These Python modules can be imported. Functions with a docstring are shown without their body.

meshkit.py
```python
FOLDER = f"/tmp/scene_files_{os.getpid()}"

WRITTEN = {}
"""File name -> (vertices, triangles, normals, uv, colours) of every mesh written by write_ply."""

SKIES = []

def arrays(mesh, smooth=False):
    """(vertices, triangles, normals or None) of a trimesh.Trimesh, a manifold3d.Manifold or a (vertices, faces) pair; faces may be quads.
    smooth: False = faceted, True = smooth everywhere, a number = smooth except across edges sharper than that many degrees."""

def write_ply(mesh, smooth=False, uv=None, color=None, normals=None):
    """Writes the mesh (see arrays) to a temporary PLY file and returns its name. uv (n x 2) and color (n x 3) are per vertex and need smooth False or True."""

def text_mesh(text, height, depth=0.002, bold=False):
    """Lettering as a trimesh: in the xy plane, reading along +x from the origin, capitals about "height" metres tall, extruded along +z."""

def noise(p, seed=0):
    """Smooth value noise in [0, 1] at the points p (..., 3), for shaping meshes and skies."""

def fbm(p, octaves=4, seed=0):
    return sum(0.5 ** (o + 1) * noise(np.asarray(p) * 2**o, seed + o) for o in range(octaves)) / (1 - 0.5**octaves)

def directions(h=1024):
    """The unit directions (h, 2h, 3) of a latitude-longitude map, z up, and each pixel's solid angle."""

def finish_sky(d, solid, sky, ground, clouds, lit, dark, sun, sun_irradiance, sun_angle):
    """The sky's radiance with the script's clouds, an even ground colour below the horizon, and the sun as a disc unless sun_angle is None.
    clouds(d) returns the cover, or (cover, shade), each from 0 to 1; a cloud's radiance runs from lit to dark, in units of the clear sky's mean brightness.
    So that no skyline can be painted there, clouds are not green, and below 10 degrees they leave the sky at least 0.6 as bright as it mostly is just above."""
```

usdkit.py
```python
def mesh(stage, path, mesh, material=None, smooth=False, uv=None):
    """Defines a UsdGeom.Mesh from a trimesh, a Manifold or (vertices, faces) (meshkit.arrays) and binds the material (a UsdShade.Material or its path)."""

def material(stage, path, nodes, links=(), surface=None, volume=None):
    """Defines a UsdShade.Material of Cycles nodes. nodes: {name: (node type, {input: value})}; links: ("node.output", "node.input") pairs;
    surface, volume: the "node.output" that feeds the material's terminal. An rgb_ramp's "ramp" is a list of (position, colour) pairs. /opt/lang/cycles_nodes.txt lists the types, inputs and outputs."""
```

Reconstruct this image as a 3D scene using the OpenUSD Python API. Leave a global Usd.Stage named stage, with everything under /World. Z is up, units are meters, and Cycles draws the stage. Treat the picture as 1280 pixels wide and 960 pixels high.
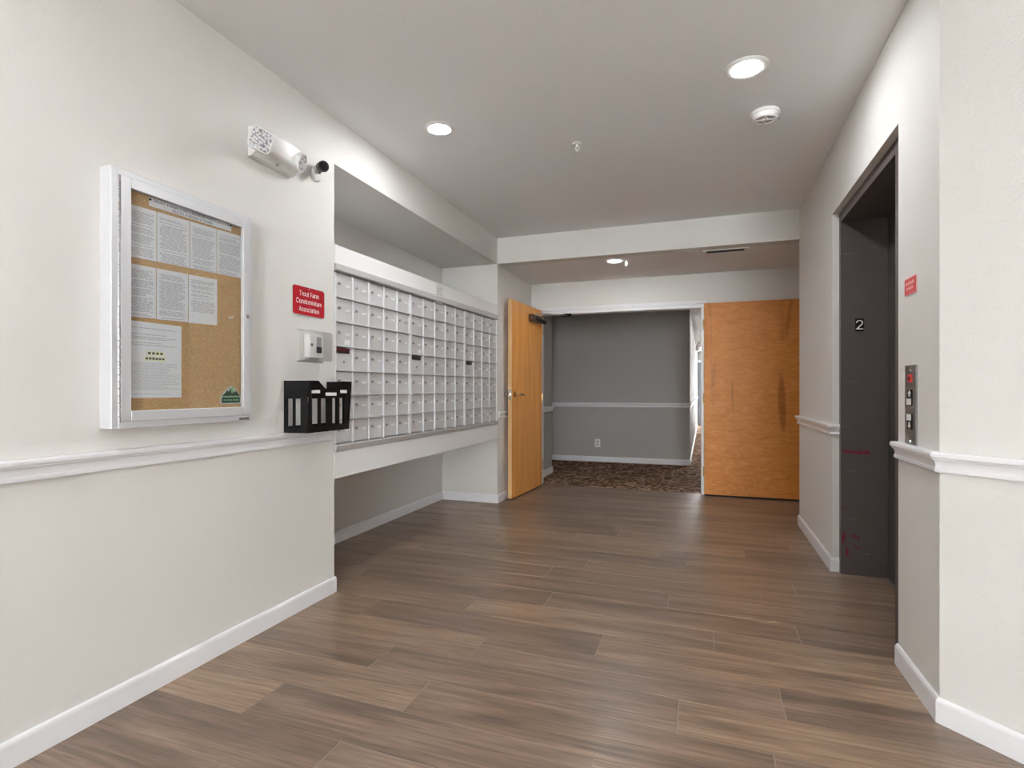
import math, random
import numpy as np, trimesh, usdkit, meshkit
import manifold3d as m3
from shapely.geometry import Polygon, box as sbox
from pxr import Usd, UsdGeom, UsdLux, UsdShade, Gf, Sdf, Vt

stage = Usd.Stage.CreateInMemory()
UsdGeom.SetStageUpAxis(stage, 'Z'); UsdGeom.SetStageMetersPerUnit(stage, 1.0)
UsdGeom.Xform.Define(stage, '/World'); UsdGeom.Scope.Define(stage, '/World/Looks')
random.seed(7); rng = np.random.default_rng(7)

# ---------------------------------------------------------------- camera, sky, exposure
cam = UsdGeom.Camera.Define(stage, '/World/camera')
cam.CreateHorizontalApertureAttr(36.0); cam.CreateVerticalApertureAttr(27.0)
cam.CreateFocalLengthAttr(36.0 * 685.73 / 1280)
cam.CreateVerticalApertureOffsetAttr(36.0 * 8.585 / 1280)
cam.CreateClippingRangeAttr(Gf.Vec2f(0.05, 200))
cam.AddTranslateOp().Set(Gf.Vec3d(0, 0, 1.1)); cam.AddRotateXYZOp().Set(Gf.Vec3f(90, 0, math.degrees(0.337)))
cam.CreateExposureAttr(0.82)
LAMP = 150.0            # emission of a ceiling downlight lens in the lobby
LAMP_COL = (0.965, 0.985, 1.0)
HALL_LAMP = 260.0       # the same fittings down the hallway
sky = UsdLux.DomeLight.Define(stage, '/World/sky')     # overcast daylight, reaches the rooms only through the added rear window and the hall-end one
sky.CreateIntensityAttr(6.3); sky.CreateColorAttr(Gf.Vec3f(0.94, 0.97, 1.0))

# ---------------------------------------------------------------- materials
M = {}
def mat(name, nodes, links, surface='p.BSDF'):
    M[name] = usdkit.material(stage, '/World/Looks/' + name, nodes, links, surface=surface); return M[name]
def plain(name, col, rough=.5, metal=0., spec=.5, bump=None, **kw):
    nodes = {'p': ('principled_bsdf', dict(base_color=col, roughness=rough, metallic=metal, specular_ior_level=spec, **kw))}
    links = []
    if bump:
        sc, st = bump
        nodes.update({'g': ('geometry', {}), 'n': ('noise_texture', {'scale': sc, 'detail': 3.0}), 'b': ('bump', {'strength': st, 'distance': .004})})
        links = [('g.position', 'n.vector'), ('n.fac', 'b.height'), ('b.normal', 'p.normal')]
    return mat(name, nodes, links)
plain('wall_paint', (.755, .738, .708), .62, bump=(150., .12))
plain('wall_paint_orange_peel', (.755, .738, .708), .6, bump=(110., .55))
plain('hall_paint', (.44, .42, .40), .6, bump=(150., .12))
plain('ceiling_paint', (.90, .905, .91), .8, bump=(120., .3))
plain('white_trim', (.84, .84, .86), .32)
plain('white_board', (.88, .875, .865), .38)
plain('white_plastic', (.86, .86, .85), .35)
plain('grey_plastic', (.45, .45, .45), .4)
plain('dark_plastic', (.05, .05, .055), .3)
plain('black_plastic', (.006, .006, .0065), .35, spec=.25)
plain('aluminium', (.64, .64, .645), .42, .12, bump=(300., .04))
plain('aluminium_bright', (.86, .86, .89), .34, .25)
plain('aluminium_trim', (.54, .53, .52), .42, .2)
plain('case_aluminium', (.72, .725, .75), .36, .3)
plain('chrome', (.75, .75, .76), .15, 1.)
plain('steel', (.42, .42, .42), .34, .9)
plain('brass', (.72, .50, .24), .22, 1.)
plain('bronze', (.10, .062, .038), .3, .6)
plain('paper', (.80, .80, .83), .8)
plain('paper_warm', (.82, .81, .79), .8)
plain('print_grey', (.47, .47, .50), .8)
plain('print_dark', (.11, .11, .14), .8)
plain('highlighter', (.86, .88, .50), .8)
plain('red_sign', (.47, .012, .022), .3)
plain('red_light', (.72, .06, .06), .4)
plain('sign_white', (.88, .86, .84), .5)
plain('sign_pink', (.90, .42, .42), .5)
plain('sticker_silver', (.52, .55, .52), .4)
plain('sticker_green', (.006, .06, .028), .4)
plain('sticker_light_green', (.22, .52, .27), .4)
plain('elevator_paint', (.100, .083, .080), .42, bump=(40., .08))
plain('elevator_door', (.075, .072, .068), .3, .2)
plain('scuff_red', (.20, .012, .03), .6)
plain('scuff_light', (.20, .18, .18), .6)
plain('grout', (.30, .245, .20), .8)
plain('slot_dark', (.035, .010, .009), .5)
plain('shade_black', (.01, .01, .01), .7)  # near-black for shade painted under a door leaf and in the vent
plain('door_blue_grey', (.24, .27, .32), .5)
plain('outside_ground', (.35, .36, .35), .9)
mat('lamp_lens', {'p': ('emission', {'color': LAMP_COL, 'strength': LAMP})}, [], 'p.emission')
mat('low_lamp_lens', {'p': ('emission', {'color': LAMP_COL, 'strength': LAMP * .75})}, [], 'p.emission')
mat('hall_lamp_lens', {'p': ('emission', {'color': (1., .98, .95), 'strength': HALL_LAMP})}, [], 'p.emission')
def pane(name, tint, gloss_rough, spec_fac=None):
    nodes = {'t': ('transparent_bsdf', {'color': tint}), 's': ('glossy_bsdf', {'color': (1, 1, 1), 'roughness': gloss_rough}),
             'l': ('layer_weight', {'blend': .5}), 'q': ('math', {'math_type': 'power', 'value2': 4.5}), 'f': ('math', {'math_type': 'multiply_add', 'value2': .85, 'value3': .035}), 'm': ('mix_closure', {})}
    links = [('l.facing', 'q.value1'), ('q.value', 'f.value1'), ('f.value', 'm.fac'), ('t.BSDF', 'm.closure1'), ('s.BSDF', 'm.closure2')]
    mat(name, nodes, links, 'm.closure')
pane('glass', (.97, .98, .98), .02)
pane('clear_plastic', (.97, .97, .97), .08)
# textured lamp lens of the emergency light
mat('prism_lens', {'g': ('geometry', {}), 'v': ('voronoi_texture', {'scale': 95.}), 'r': ('rgb_ramp', {'ramp': [(0, (.9, .9, .91)), (.45, (.8, .8, .82)), (.8, (.25, .25, .27))]}),
     'b': ('bump', {'strength': .9, 'distance': .004}), 'p': ('principled_bsdf', {'roughness': .2})},
    [('g.position', 'v.vector'), ('v.distance', 'r.fac'), ('r.color', 'p.base_color'), ('v.distance', 'b.height'), ('b.normal', 'p.normal')])
# cork
mat('cork', {'g': ('geometry', {}), 'n': ('noise_texture', {'scale': 160., 'detail': 4.}), 'r': ('rgb_ramp', {'ramp': [(.3, (.42, .25, .11)), (.7, (.58, .38, .19))]}), 'p': ('principled_bsdf', {'roughness': .9})},
    [('g.position', 'n.vector'), ('n.fac', 'r.fac'), ('r.color', 'p.base_color')])
# wood-look planks: grain along x, one variant of tone and pattern each
TONES = [(1.0, .98, .97), (.89, .88, .90), (1.10, 1.08, 1.04), (.95, .95, .98), (1.05, 1.02, .98), (.84, .83, .85), (1.15, 1.12, 1.07), (.93, .91, .89)]
for i, t in enumerate(TONES):
    c = lambda r, g, b: (r * t[0], g * t[1], b * t[2])
    mat('plank_wood_%s' % 'abcdefgh'[i], {
        'g': ('geometry', {}), 'mp': ('mapping', {'scale': (3.2, 62., 1.), 'location': (3.7 * i, 5.3 * i, 0)}),
        'n': ('noise_texture', {'scale': 1., 'detail': 7., 'roughness': .70, 'distortion': .5}),
        'mp2': ('mapping', {'scale': (.9, 7., 1.), 'location': (1.9 * i, 2.3 * i, 4.)}), 'n2': ('noise_texture', {'scale': 1., 'detail': 2., 'distortion': 1.2}),
        'r': ('rgb_ramp', {'ramp': [(.28, c(.105, .068, .046)), (.42, c(.215, .150, .106)), (.56, c(.295, .213, .155)), (.74, c(.43, .33, .253))]}),
        'r2': ('rgb_ramp', {'ramp': [(.3, (.62, .60, .60)), (.6, (1.08, 1.06, 1.04))]}),
        'mx': ('mix', {'mix_type': 'multiply', 'fac': 1.0}),
        'rr': ('map_range', {'from_min': .3, 'from_max': .7, 'to_min': .36, 'to_max': .27}),
        'b': ('bump', {'strength': .12, 'distance': .002}), 'p': ('principled_bsdf', {'specular_ior_level': .5})},
        [('g.position', 'mp.vector'), ('mp.vector', 'n.vector'), ('g.position', 'mp2.vector'), ('mp2.vector', 'n2.vector'), ('n.fac', 'r.fac'), ('n2.fac', 'r2.fac'),
         ('r.color', 'mx.color1'), ('r2.color', 'mx.color2'), ('mx.color', 'p.base_color'), ('n.fac', 'rr.value'), ('rr.result', 'p.roughness'), ('n.fac', 'b.height'), ('b.normal', 'p.normal')])
# carpet: brown scrolls
mat('carpet', {'g': ('geometry', {}), 'n': ('noise_texture', {'scale': 7., 'detail': 2.5, 'distortion': 2.6}), 'n2': ('noise_texture', {'scale': 220., 'detail': 2.}),
     'r': ('rgb_ramp', {'ramp': [(.38, (.11, .060, .034)), (.50, (.20, .115, .070)), (.60, (.48, .33, .23))]}), 'b': ('bump', {'strength': .5, 'distance': .006}), 'p': ('principled_bsdf', {'roughness': .95, 'specular_ior_level': .1})},
    [('g.position', 'n.vector'), ('g.position', 'n2.vector'), ('n.fac', 'r.fac'), ('r.color', 'p.base_color'), ('n2.fac', 'b.height'), ('b.normal', 'p.normal')])
# door veneers
def veneer(name, scale, ramp, dist, scale2, dark):
    mat(name, {'g': ('geometry', {}), 'mp': ('mapping', {'scale': scale}), 'n': ('noise_texture', {'scale': 1., 'detail': 4., 'roughness': .55, 'distortion': dist}),
        'mp2': ('mapping', {'scale': scale2}), 'n2': ('noise_texture', {'scale': 1., 'detail': 1., 'distortion': .8}),
        'r': ('rgb_ramp', {'ramp': ramp}), 'r2': ('rgb_ramp', {'ramp': [(.33, dark), (.40, (1, 1, 1)), (.7, (1.06, 1.04, 1.02))]}), 'mx': ('mix', {'mix_type': 'multiply', 'fac': 1.}), 'p': ('principled_bsdf', {'roughness': .42, 'specular_ior_level': .35})},
        [('g.position', 'mp.vector'), ('mp.vector', 'n.vector'), ('g.position', 'mp2.vector'), ('mp2.vector', 'n2.vector'), ('n.fac', 'r.fac'), ('n2.fac', 'r2.fac'), ('r.color', 'mx.color1'), ('r2.color', 'mx.color2'), ('mx.color', 'p.base_color')])
veneer('veneer_straight', (20., 20., 1.1), [(.3, (.72, .30, .065)), (.5, (.82, .37, .09)), (.7, (.88, .45, .135))], .4, (4., 4., .5), (.86, .82, .76))
veneer('veneer_rotary', (7., 7., 26.), [(.3, (.58, .205, .036)), (.5, (.67, .255, .05)), (.7, (.74, .32, .08))], 1.6, (6., 3., .75), (.66, .56, .44))
plain('veneer_edge', (.70, .43, .20), .4)

# ---------------------------------------------------------------- helpers
used, org = {}, {}
def numbered(path):
    k = used.get(path, -1) + 1; used[path] = k
    return path if k == 0 else '%s_%03d' % (path, k)
def setdata(p, label=None, cat=None, group=None, kind=None):
    for k, v in (('label', label), ('category', cat), ('group', group), ('kind', kind)):
        if v: p.SetCustomDataByKey(k, v)
def thing(name, label, cat, loc=(0, 0, 0), group=None, kind=None):
    path = numbered('/World/' + name)
    x = UsdGeom.Xform.Define(stage, path); x.AddTranslateOp().Set(Gf.Vec3d(*map(float, loc)))
    org[path] = np.array(loc, float); setdata(x.GetPrim(), label, cat, group, kind); return path
def va(mesh):
    if isinstance(mesh, list):
        mesh = trimesh.util.concatenate([tri(m) for m in mesh])
    return tri(mesh)
def tri(m):
    if hasattr(m, 'to_mesh'):
        q = m.to_mesh(); return trimesh.Trimesh(np.array(q.vert_properties[:, :3]), np.array(q.tri_verts), process=False)
    return m
def part(parent, name, mesh, material, smooth=False, label=None, kind=None):
    """mesh in world coordinates -> a Mesh prim under parent (a thing or a part of one)"""
    path = numbered(parent + '/' + name); o = org[parent]
    m = va(mesh).copy(); m.apply_translation(-o); org[path] = o
    p = usdkit.mesh(stage, path, m, M[material], smooth=smooth); setdata(p.GetPrim(), label, kind=kind); return path
def single(name, label, cat, mesh, material, smooth=False, group=None, kind=None, loc=(0, 0, 0)):
    path = numbered('/World/' + name); m = va(mesh).copy(); m.apply_translation(-np.array(loc, float))
    p = usdkit.mesh(stage, path, m, M[material], smooth=smooth); UsdGeom.Xformable(p).AddTranslateOp().Set(Gf.Vec3d(*map(float, loc)))
    org[path] = np.array(loc, float); setdata(p.GetPrim(), label, cat, group, kind); return path
def bx(x0, x1, y0, y1, z0, z1, b=0.):
    if b <= 0:
        m = trimesh.creation.box((x1 - x0, y1 - y0, z1 - z0)); m.apply_translation(((x0 + x1) / 2, (y0 + y1) / 2, (z0 + z1) / 2)); return m
    pts = []
    for x, sx in ((x0, 1), (x1, -1)):
        for y, sy in ((y0, 1), (y1, -1)):
            for z, sz in ((z0, 1), (z1, -1)):
                pts += [(x + sx * b, y + sy * b, z), (x + sx * b, y, z + sz * b), (x, y + sy * b, z + sz * b)]
    return tri(m3.Manifold.hull_points(np.array(pts)))
def hull(pts): return tri(m3.Manifold.hull_points(np.array(pts, float)))
def ring(c, axis, r, n=24):
    a = np.array(axis, float); a /= np.linalg.norm(a); u = np.cross(a, (0, 0, 1) if abs(a[2]) < .9 else (1, 0, 0)); u /= np.linalg.norm(u); v = np.cross(a, u)
    t = np.arange(n) * 2 * np.pi / n
    return np.array(c, float) + r * (np.cos(t)[:, None] * u + np.sin(t)[:, None] * v)
def lathe(c, axis, prof, n=28, cap=True):
    """prof: (distance along the axis, radius) pairs; closed with caps"""
    a = np.array(axis, float); a /= np.linalg.norm(a); c = np.array(c, float); V, F = [], []
    for d, r in prof: V.append(ring(c + a * d, a, max(r, 1e-4), n))
    k = len(prof); V = np.vstack(V)
    for i in range(k - 1):
        for j in range(n):
            p, q = i * n + j, i * n + (j + 1) % n; F += [(p, q, q + n), (p, q + n, p + n)]
    if cap:
        V = np.vstack([V, c + a * prof[0][0], c + a * prof[-1][0]]); s, e = len(V) - 2, len(V) - 1
        for j in range(n): F += [(s, (j + 1) % n, j), (e, (k - 1) * n + j, (k - 1) * n + (j + 1) % n)]
    m = trimesh.Trimesh(V, np.array(F), process=False); m.fix_normals(); return m
def cyl(p0, p1, r, n=20, r1=None):
    p0, p1 = np.array(p0, float), np.array(p1, float); L = np.linalg.norm(p1 - p0)
    return lathe(p0, p1 - p0, [(0, r), (L, r if r1 is None else r1)], n)
def tube(pts, r, n=10): return [cyl(a, b, r, n) for a, b in zip(pts[:-1], pts[1:])] + [trimesh.primitives.Sphere(radius=r, center=p, subdivisions=1).to_mesh() for p in pts[1:-1]]
def prism(poly, z0, z1):
    if not isinstance(poly, Polygon): poly = Polygon(poly)
    m = trimesh.creation.extrude_polygon(poly, z1 - z0, engine='earcut'); m.apply_translation((0, 0, z0)); return m
def mf(t):
    return m3.Manifold(m3.Mesh(np.asarray(t.vertices, np.float32), np.asarray(t.faces, np.uint32)))
def basis(o, X, Y):
    X, Y = np.array(X, float), np.array(Y, float); T = np.eye(4); T[:3, 0], T[:3, 1], T[:3, 2], T[:3, 3] = X, Y, np.cross(X, Y), o; return T
def put(m, o, X, Y): m = m.copy(); m.apply_transform(basis(o, X, Y)); return m
def on_plane(poly, depth, o, X, Y): return put(prism(poly, 0, depth), o, X, Y)
LEFT = ((0, 1, 0), (0, 0, 1))        # reading direction and up on the left wall (faces +x)
RIGHT = ((0, -1, 0), (0, 0, 1))      # on the right wall (faces -x)
FRONT = ((1, 0, 0), (0, 0, 1))       # on walls that face the camera (-y)
def text(s, h, centre, frame, depth=.0006, width=None):
    t = meshkit.text_mesh(s, h, depth, bold=False); w = t.bounds[1, 0] - t.bounds[0, 0]
    if width: t.apply_scale((width / w, 1, 1))
    t.apply_translation((-(t.bounds[0, 0] + t.bounds[1, 0]) / 2, -h / 2, 0)); return put(t, centre, *frame)
def rrect(w, h, r, k=4):
    return Polygon([(sx * (w / 2 - r) + r * math.cos(a), sy * (h / 2 - r) + r * math.sin(a)) for sx, sy, a0 in ((1, 1, 0), (-1, 1, 90), (-1, -1, 180), (1, -1, 270)) for a in np.radians(np.linspace(a0, a0 + 90, k + 1))])
def sweep(prof, path):
    """moulding: prof = closed (out, z) outline; the room is on the right of the path"""
    P = np.array(path, float); D = np.diff(P, axis=0); D /= np.linalg.norm(D, axis=1, keepdims=True); N = np.stack([D[:, 1], -D[:, 0]], 1); V = []
    for i in range(len(P)):
        n = N[0] if i == 0 else N[-1] if i == len(P) - 1 else (N[i - 1] + N[i]) / (1 + N[i - 1] @ N[i])
        V += [(P[i, 0] + n[0] * o, P[i, 1] + n[1] * o, z) for o, z in prof]
    k, F = len(prof), []
    for i in range(len(P) - 1):
        for j in range(k):
            a, b = i * k + j, i * k + (j + 1) % k; F += [(a, b, b + k), (a, b + k, a + k)]
    _, cf = trimesh.creation.triangulate_polygon(Polygon(prof), engine='earcut') if False else (None, np.array(_ear(prof)))
    F += [tuple(f) for f in cf] + [tuple(f[::-1] + (len(P) - 1) * k) for f in cf]
    m = trimesh.Trimesh(np.array(V), np.array(F), process=False); m.fix_normals(); return m
def _ear(prof):
    import mapbox_earcut as me
    return me.triangulate_float64(np.array(prof, float), np.array([len(prof)], np.uint32)).reshape(-1, 3).astype(int)
def z_at(z):          # slight shear: heights along the letterbox wall
    return z

# ---------------------------------------------------------------- dimensions (metres, camera stands at x = y = 0)
XL, XR, Y0, YB, YD, HC, HS = -1.915, .738, 2.516, 5.03, 6.153, 2.597, 2.345
XN, TOP, YR, XK = -2.515, 2.66, -6.0, 1.88     # niche back, top of the walls, rear wall, right wall behind the chamfer
YC, XS = 2.19 - (1.88 - .738), 2.60      # end of the angled wall; side wall of the bay behind it
E0, E1, EZ, EX = 2.60, 3.81, 2.177, 1.005      # lift opening
# ---------------------------------------------------------------- the setting
S = 'structure'
wl = mf(bx(-2.75, XL, YR, YD, 0, TOP)) - mf(bx(XN, XL + .2, Y0, YB, -1, HS))
single('wall_left', 'pale warm-grey left wall with the recessed letterbox niche', 'wall', wl, 'wall_paint', kind=S)
wr = mf(prism([(XR, YB), (XR, 2.19), (XK, YC), (XS, YC), (XS, YR), (XS + .15, YR), (XS + .15, YC + .4), (2.25, YC + .4), (2.25, YB)], 0, TOP)) - mf(bx(.6, 1.25, E0, E1, -1, EZ))
single('wall_right', 'pale grey right wall with the lift opening and an angled corner near the camera', 'wall', wr, 'wall_paint_orange_peel', kind=S)
single('wall_back', 'pale grey end wall around the double doorway to the hallway', 'wall', mf(bx(-2.75, 2.25, YD, 6.27, 0, TOP)) - mf(bx(-1.83, -.002, 6, 6.4, -1, 2.02)), 'wall_paint', kind=S)
single('wall_right_alcove', 'side wall of the alcove behind the lift wall', 'wall', bx(2.1, 2.25, YB, YD, 0, TOP), 'wall_paint', kind=S)
WX0, WX1, WZ1 = .70, 2.45, 2.45
single('wall_rear', 'unseen rear wall of the lobby, opened for the added window', 'wall', mf(bx(-2.75, XS + .15, YR - .15, YR, 0, TOP)) - mf(bx(WX0, WX1, YR - .5, YR + .5, .12, WZ1)), 'wall_paint', kind=S)
wn = thing('window_1', 'added white-framed window in the unseen rear wall, lets in fill light', 'window', (WX0, YR, .12), kind=S)  # added, unseen window that lets fill daylight into the lobby
part(wn, 'frame', mf(bx(WX0, WX1, YR - .12, YR - .03, .12, WZ1)) - mf(bx(WX0 + .05, WX1 - .05, YR - 1, YR + 1, .17, WZ1 - .05)), 'white_trim')
part(wn, 'pane', bx(WX0 + .05, WX1 - .05, YR - .08, YR - .074, .17, WZ1 - .05), 'glass')
single('header_back', 'pale grey dropped beam front at the far end of the lobby ceiling', 'beam', bx(XL, 2.25, YB, YB + .12, HS, HC), 'wall_paint', kind=S)
single('ceiling', 'smooth off-white lobby ceiling', 'ceiling', bx(-2.75, XS + .15, YR - .15, YB, HC, TOP + .05), 'ceiling_paint', kind=S)
single('ceiling_low', 'lower grey-white ceiling of the alcove before the double doorway', 'ceiling', bx(XL, 2.1, YB + .12, YD, HS, TOP), 'ceiling_paint', kind=S)
# hallway beyond the doors
YF, XH, YE = 8.44, -.20, 18.2
single('wall_hall_left', 'grey stub wall just inside the doorway on the left', 'wall', bx(-5.2, -1.93, 6.27, 7.13, 0, HS), 'hall_paint', kind=S)
single('wall_hall_far', 'mid-grey hallway wall facing the double doorway', 'wall', bx(-5.2, XH, YF, YE, 0, HS), 'hall_paint', kind=S)
single('wall_hall_end', 'far end wall of the hallway', 'wall', mf(bx(-.6, 1.6, YE, YE + .15, 0, HS)) - mf(bx(.15, 1.15, YE - 1, YE + 1, .2, 2.1)), 'hall_paint', kind=S)
single('wall_hall_right', 'right wall of the hallway', 'wall', bx(1.35, 1.5, 6.27, YE, 0, HS), 'hall_paint', kind=S)
single('wall_hall_cross', 'end wall of the cross passage', 'wall', bx(-5.35, -5.2, 7.13, YF, 0, HS), 'hall_paint', kind=S)
single('ceiling_hall', 'white hallway ceiling', 'ceiling', bx(-5.35, 1.5, 6.27, YE + .15, HS, HS + .1), 'ceiling_paint', kind=S)
wh = thing('window_2', 'window at the far end of the hallway', 'window', (.15, YE, .2), kind=S)
part(wh, 'frame', mf(bx(.15, 1.15, YE + .02, YE + .1, .2, 2.1)) - mf(bx(.2, 1.1, YE - 1, YE + 1, .25, 2.05)), 'white_trim')
part(wh, 'pane', bx(.2, 1.1, YE + .05, YE + .056, .25, 2.05), 'glass')
# floor: wood-look planks, each one a piece
fl = thing('floor', 'brown wood-look plank floor laid across the lobby', 'floor', kind=S)
room = Polygon([(XL, YR), (XS, YR), (XS, YC), (XK, YC), (XR, 2.19), (XR, E0), (EX - .003, E0), (EX - .003, E1), (XR, E1), (XR, YB), (2.1, YB), (2.1, 6.245), (-.002, 6.245), (-1.83, 6.245), (-1.83, YD), (XL, YD), (XL, YB), (XN, YB), (XN, Y0), (XL, Y0)]).difference(sbox(-.002, YD, 2.2, 6.4))
part(fl, 'mortar_bed', prism(room, -.03, -.0012), 'grout')
PITCH, LEN, SL, G = .2095, 1.178, -.030, .0020
JX = {0: .26, 1: -.43, 2: .04, 3: .40, 4: -.178, 5: .285, 6: -.705, 7: -.11, 8: -.277, 9: .257, 10: -.62, 11: .50, 12: -.132, 13: .33, 14: -1.06, 15: -.5, 16: .1, 17: -.78, 18: -.118, 19: .4, -1: -.085, -2: -.98, -3: -1.49, -4: .1}
inner = room.buffer(-1e-4)
part(fl, 'plank_field', prism(room.intersection(sbox(-3, YR, 4, 2.043 - PITCH * 21 - .1)), -.02, 0), 'plank_wood_a', kind='stuff')
for k in range(-39, 20):
    c0 = 2.043 + PITCH * k; jx = JX.get(k, random.uniform(-.6, .6))
    for n in (range(-4, 5) if k > -22 else ()):
        a, b = jx + LEN * n + G, jx + LEN * (n + 1) - G
        q = Polygon([(a, c0 + SL * a + G), (b, c0 + SL * b + G), (b, c0 + PITCH + SL * b - G), (a, c0 + PITCH + SL * a - G)])
        i = q.intersection(inner)
        for g in getattr(i, 'geoms', [i]):
            if g.is_empty or g.geom_type != 'Polygon' or g.area < 4e-4: continue
            mt = 'plank_wood_' + random.choice('abcdefgh')
            dz = random.uniform(-.0003, .0003)
            if g.area > q.area * .999:
                pts = [(x, y, -.02) for x, y in list(q.exterior.coords)[:4]] + [(x, y, -.0008) for x, y in list(q.exterior.coords)[:4]] + [(x, y, 0) for x, y in list(q.buffer(-.0012, join_style=2).exterior.coords)[:4]]
                mesh = hull(pts)
            else: mesh = prism(g, -.02, 0)
            mesh.apply_translation((0, 0, dz)); part(fl, 'plank', mesh, mt)
nx, ny = 200, 130
single('carpet', 'dark brown patterned carpet in the hallway beyond the doorway', 'carpet',
       prism([(-1.829, 6.247), (-.004, 6.247), (-.004, 6.271), (1.349, 6.271), (1.349, YE - .001), (XH + .001, YE - .001), (XH + .001, YF - .001), (-5.199, YF - .001), (-5.199, 7.131), (-1.929, 7.131), (-1.929, 6.271), (-1.829, 6.271)], -.03, .006), 'carpet', kind='stuff')
# mouldings
BASE = [(0, 0), (.013, 0), (.013, .066), (.0115, .074), (.008, .080), (.004, .083), (0, .083)]
RAIL = [(0, .830), (.013, .830), (.0165, .834), (.0165, .842), (.013, .847), (.0135, .858), (.018, .868), (.024, .873), (.025, .877), (.029, .880), (.0305, .885), (.0295, .893), (.026, .897), (0, .897)]
def shift(p, dz): return [(o, z + dz) for o, z in p]
def mould(name, label, cat, prof, path): single(name, label, cat, sweep(prof, path), 'white_trim', smooth=25, kind=S)
mould('baseboard_left', 'white baseboard along the near left wall, ending at the niche', 'baseboard', BASE, [(XL, YR), (XL, Y0 + .006)])
mould('baseboard_niche', 'white baseboard running round the recess under the letterboxes', 'baseboard', BASE, [(XN, Y0 + .02), (XN, YB), (XL, YB), (XL, YD - .03)])
mould('baseboard_right', 'short white baseboard between the lift and the alcove corner', 'baseboard', BASE, [(1.2, YB), (XR, YB), (XR, E1), (.774, E1)])
mould('baseboard_right_near', 'white baseboard turning the angled corner nearest the camera', 'baseboard', BASE, [(XR, E0), (XR, 2.19), (XK, YC), (XS, YC)])
mould('baseboard_hall', 'thin white baseboard under the mid-grey hallway wall', 'baseboard', shift(BASE, .006), [(-5.2, YF), (XH, YF), ] )
mould('baseboard_hall_side', 'white baseboard receding down the left side of the hallway', 'baseboard', shift(BASE, .006), [(XH, YF), (XH, YE)])
mould('baseboard_hall_left', 'short white baseboard on the stub wall inside the doorway', 'baseboard', shift(BASE, .006), [(-1.93, 6.28), (-1.93, 7.13), (-4, 7.13)])
mould('trim_1', 'white moulded chair rail along the near left wall', 'chair rail', RAIL, [(XL, YR), (XL, 2.478)])
mould('trim_2', 'short white chair rail beside the left door behind the letterboxes', 'chair rail', RAIL, [(XL, YB + .02), (XL, YD - .03)])
mould('trim_3', 'white chair rail between the lift and the right-hand door', 'chair rail', RAIL, [(.95, YB), (XR, YB), (XR, E1), (.774, E1)])
mould('trim_4', 'white chair rail turning the angled corner nearest the camera', 'chair rail', RAIL, [(XR, E0), (XR, 2.19), (XK, YC), (XS, YC)])
mould('trim_5', 'white chair rail across the mid-grey hallway wall', 'chair rail', shift(RAIL, .022), [(-5.2, YF), (XH, YF)])
mould('trim_6', 'white chair rail receding down the left side of the hallway', 'chair rail', shift(RAIL, .022), [(XH, YF), (XH, YE)])
mould('trim_7', 'white chair rail on the stub wall just inside the doorway', 'chair rail', RAIL, [(-1.93, 6.29), (-1.93, 7.13), (-4, 7.13)])
dc = thing('trim_8', 'white painted casing around the double doorway', 'door casing', (-.9, YD, 0), kind=S)
part(dc, 'head_casing', [bx(-1.90, .032, YD - .018, YD, 2.021, 2.062, .003)], 'white_trim')
part(dc, 'head_jamb', [bx(-1.83, -.002, YD - .012, 6.275, 1.982, 2.0205, .002)], 'white_trim')
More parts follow.
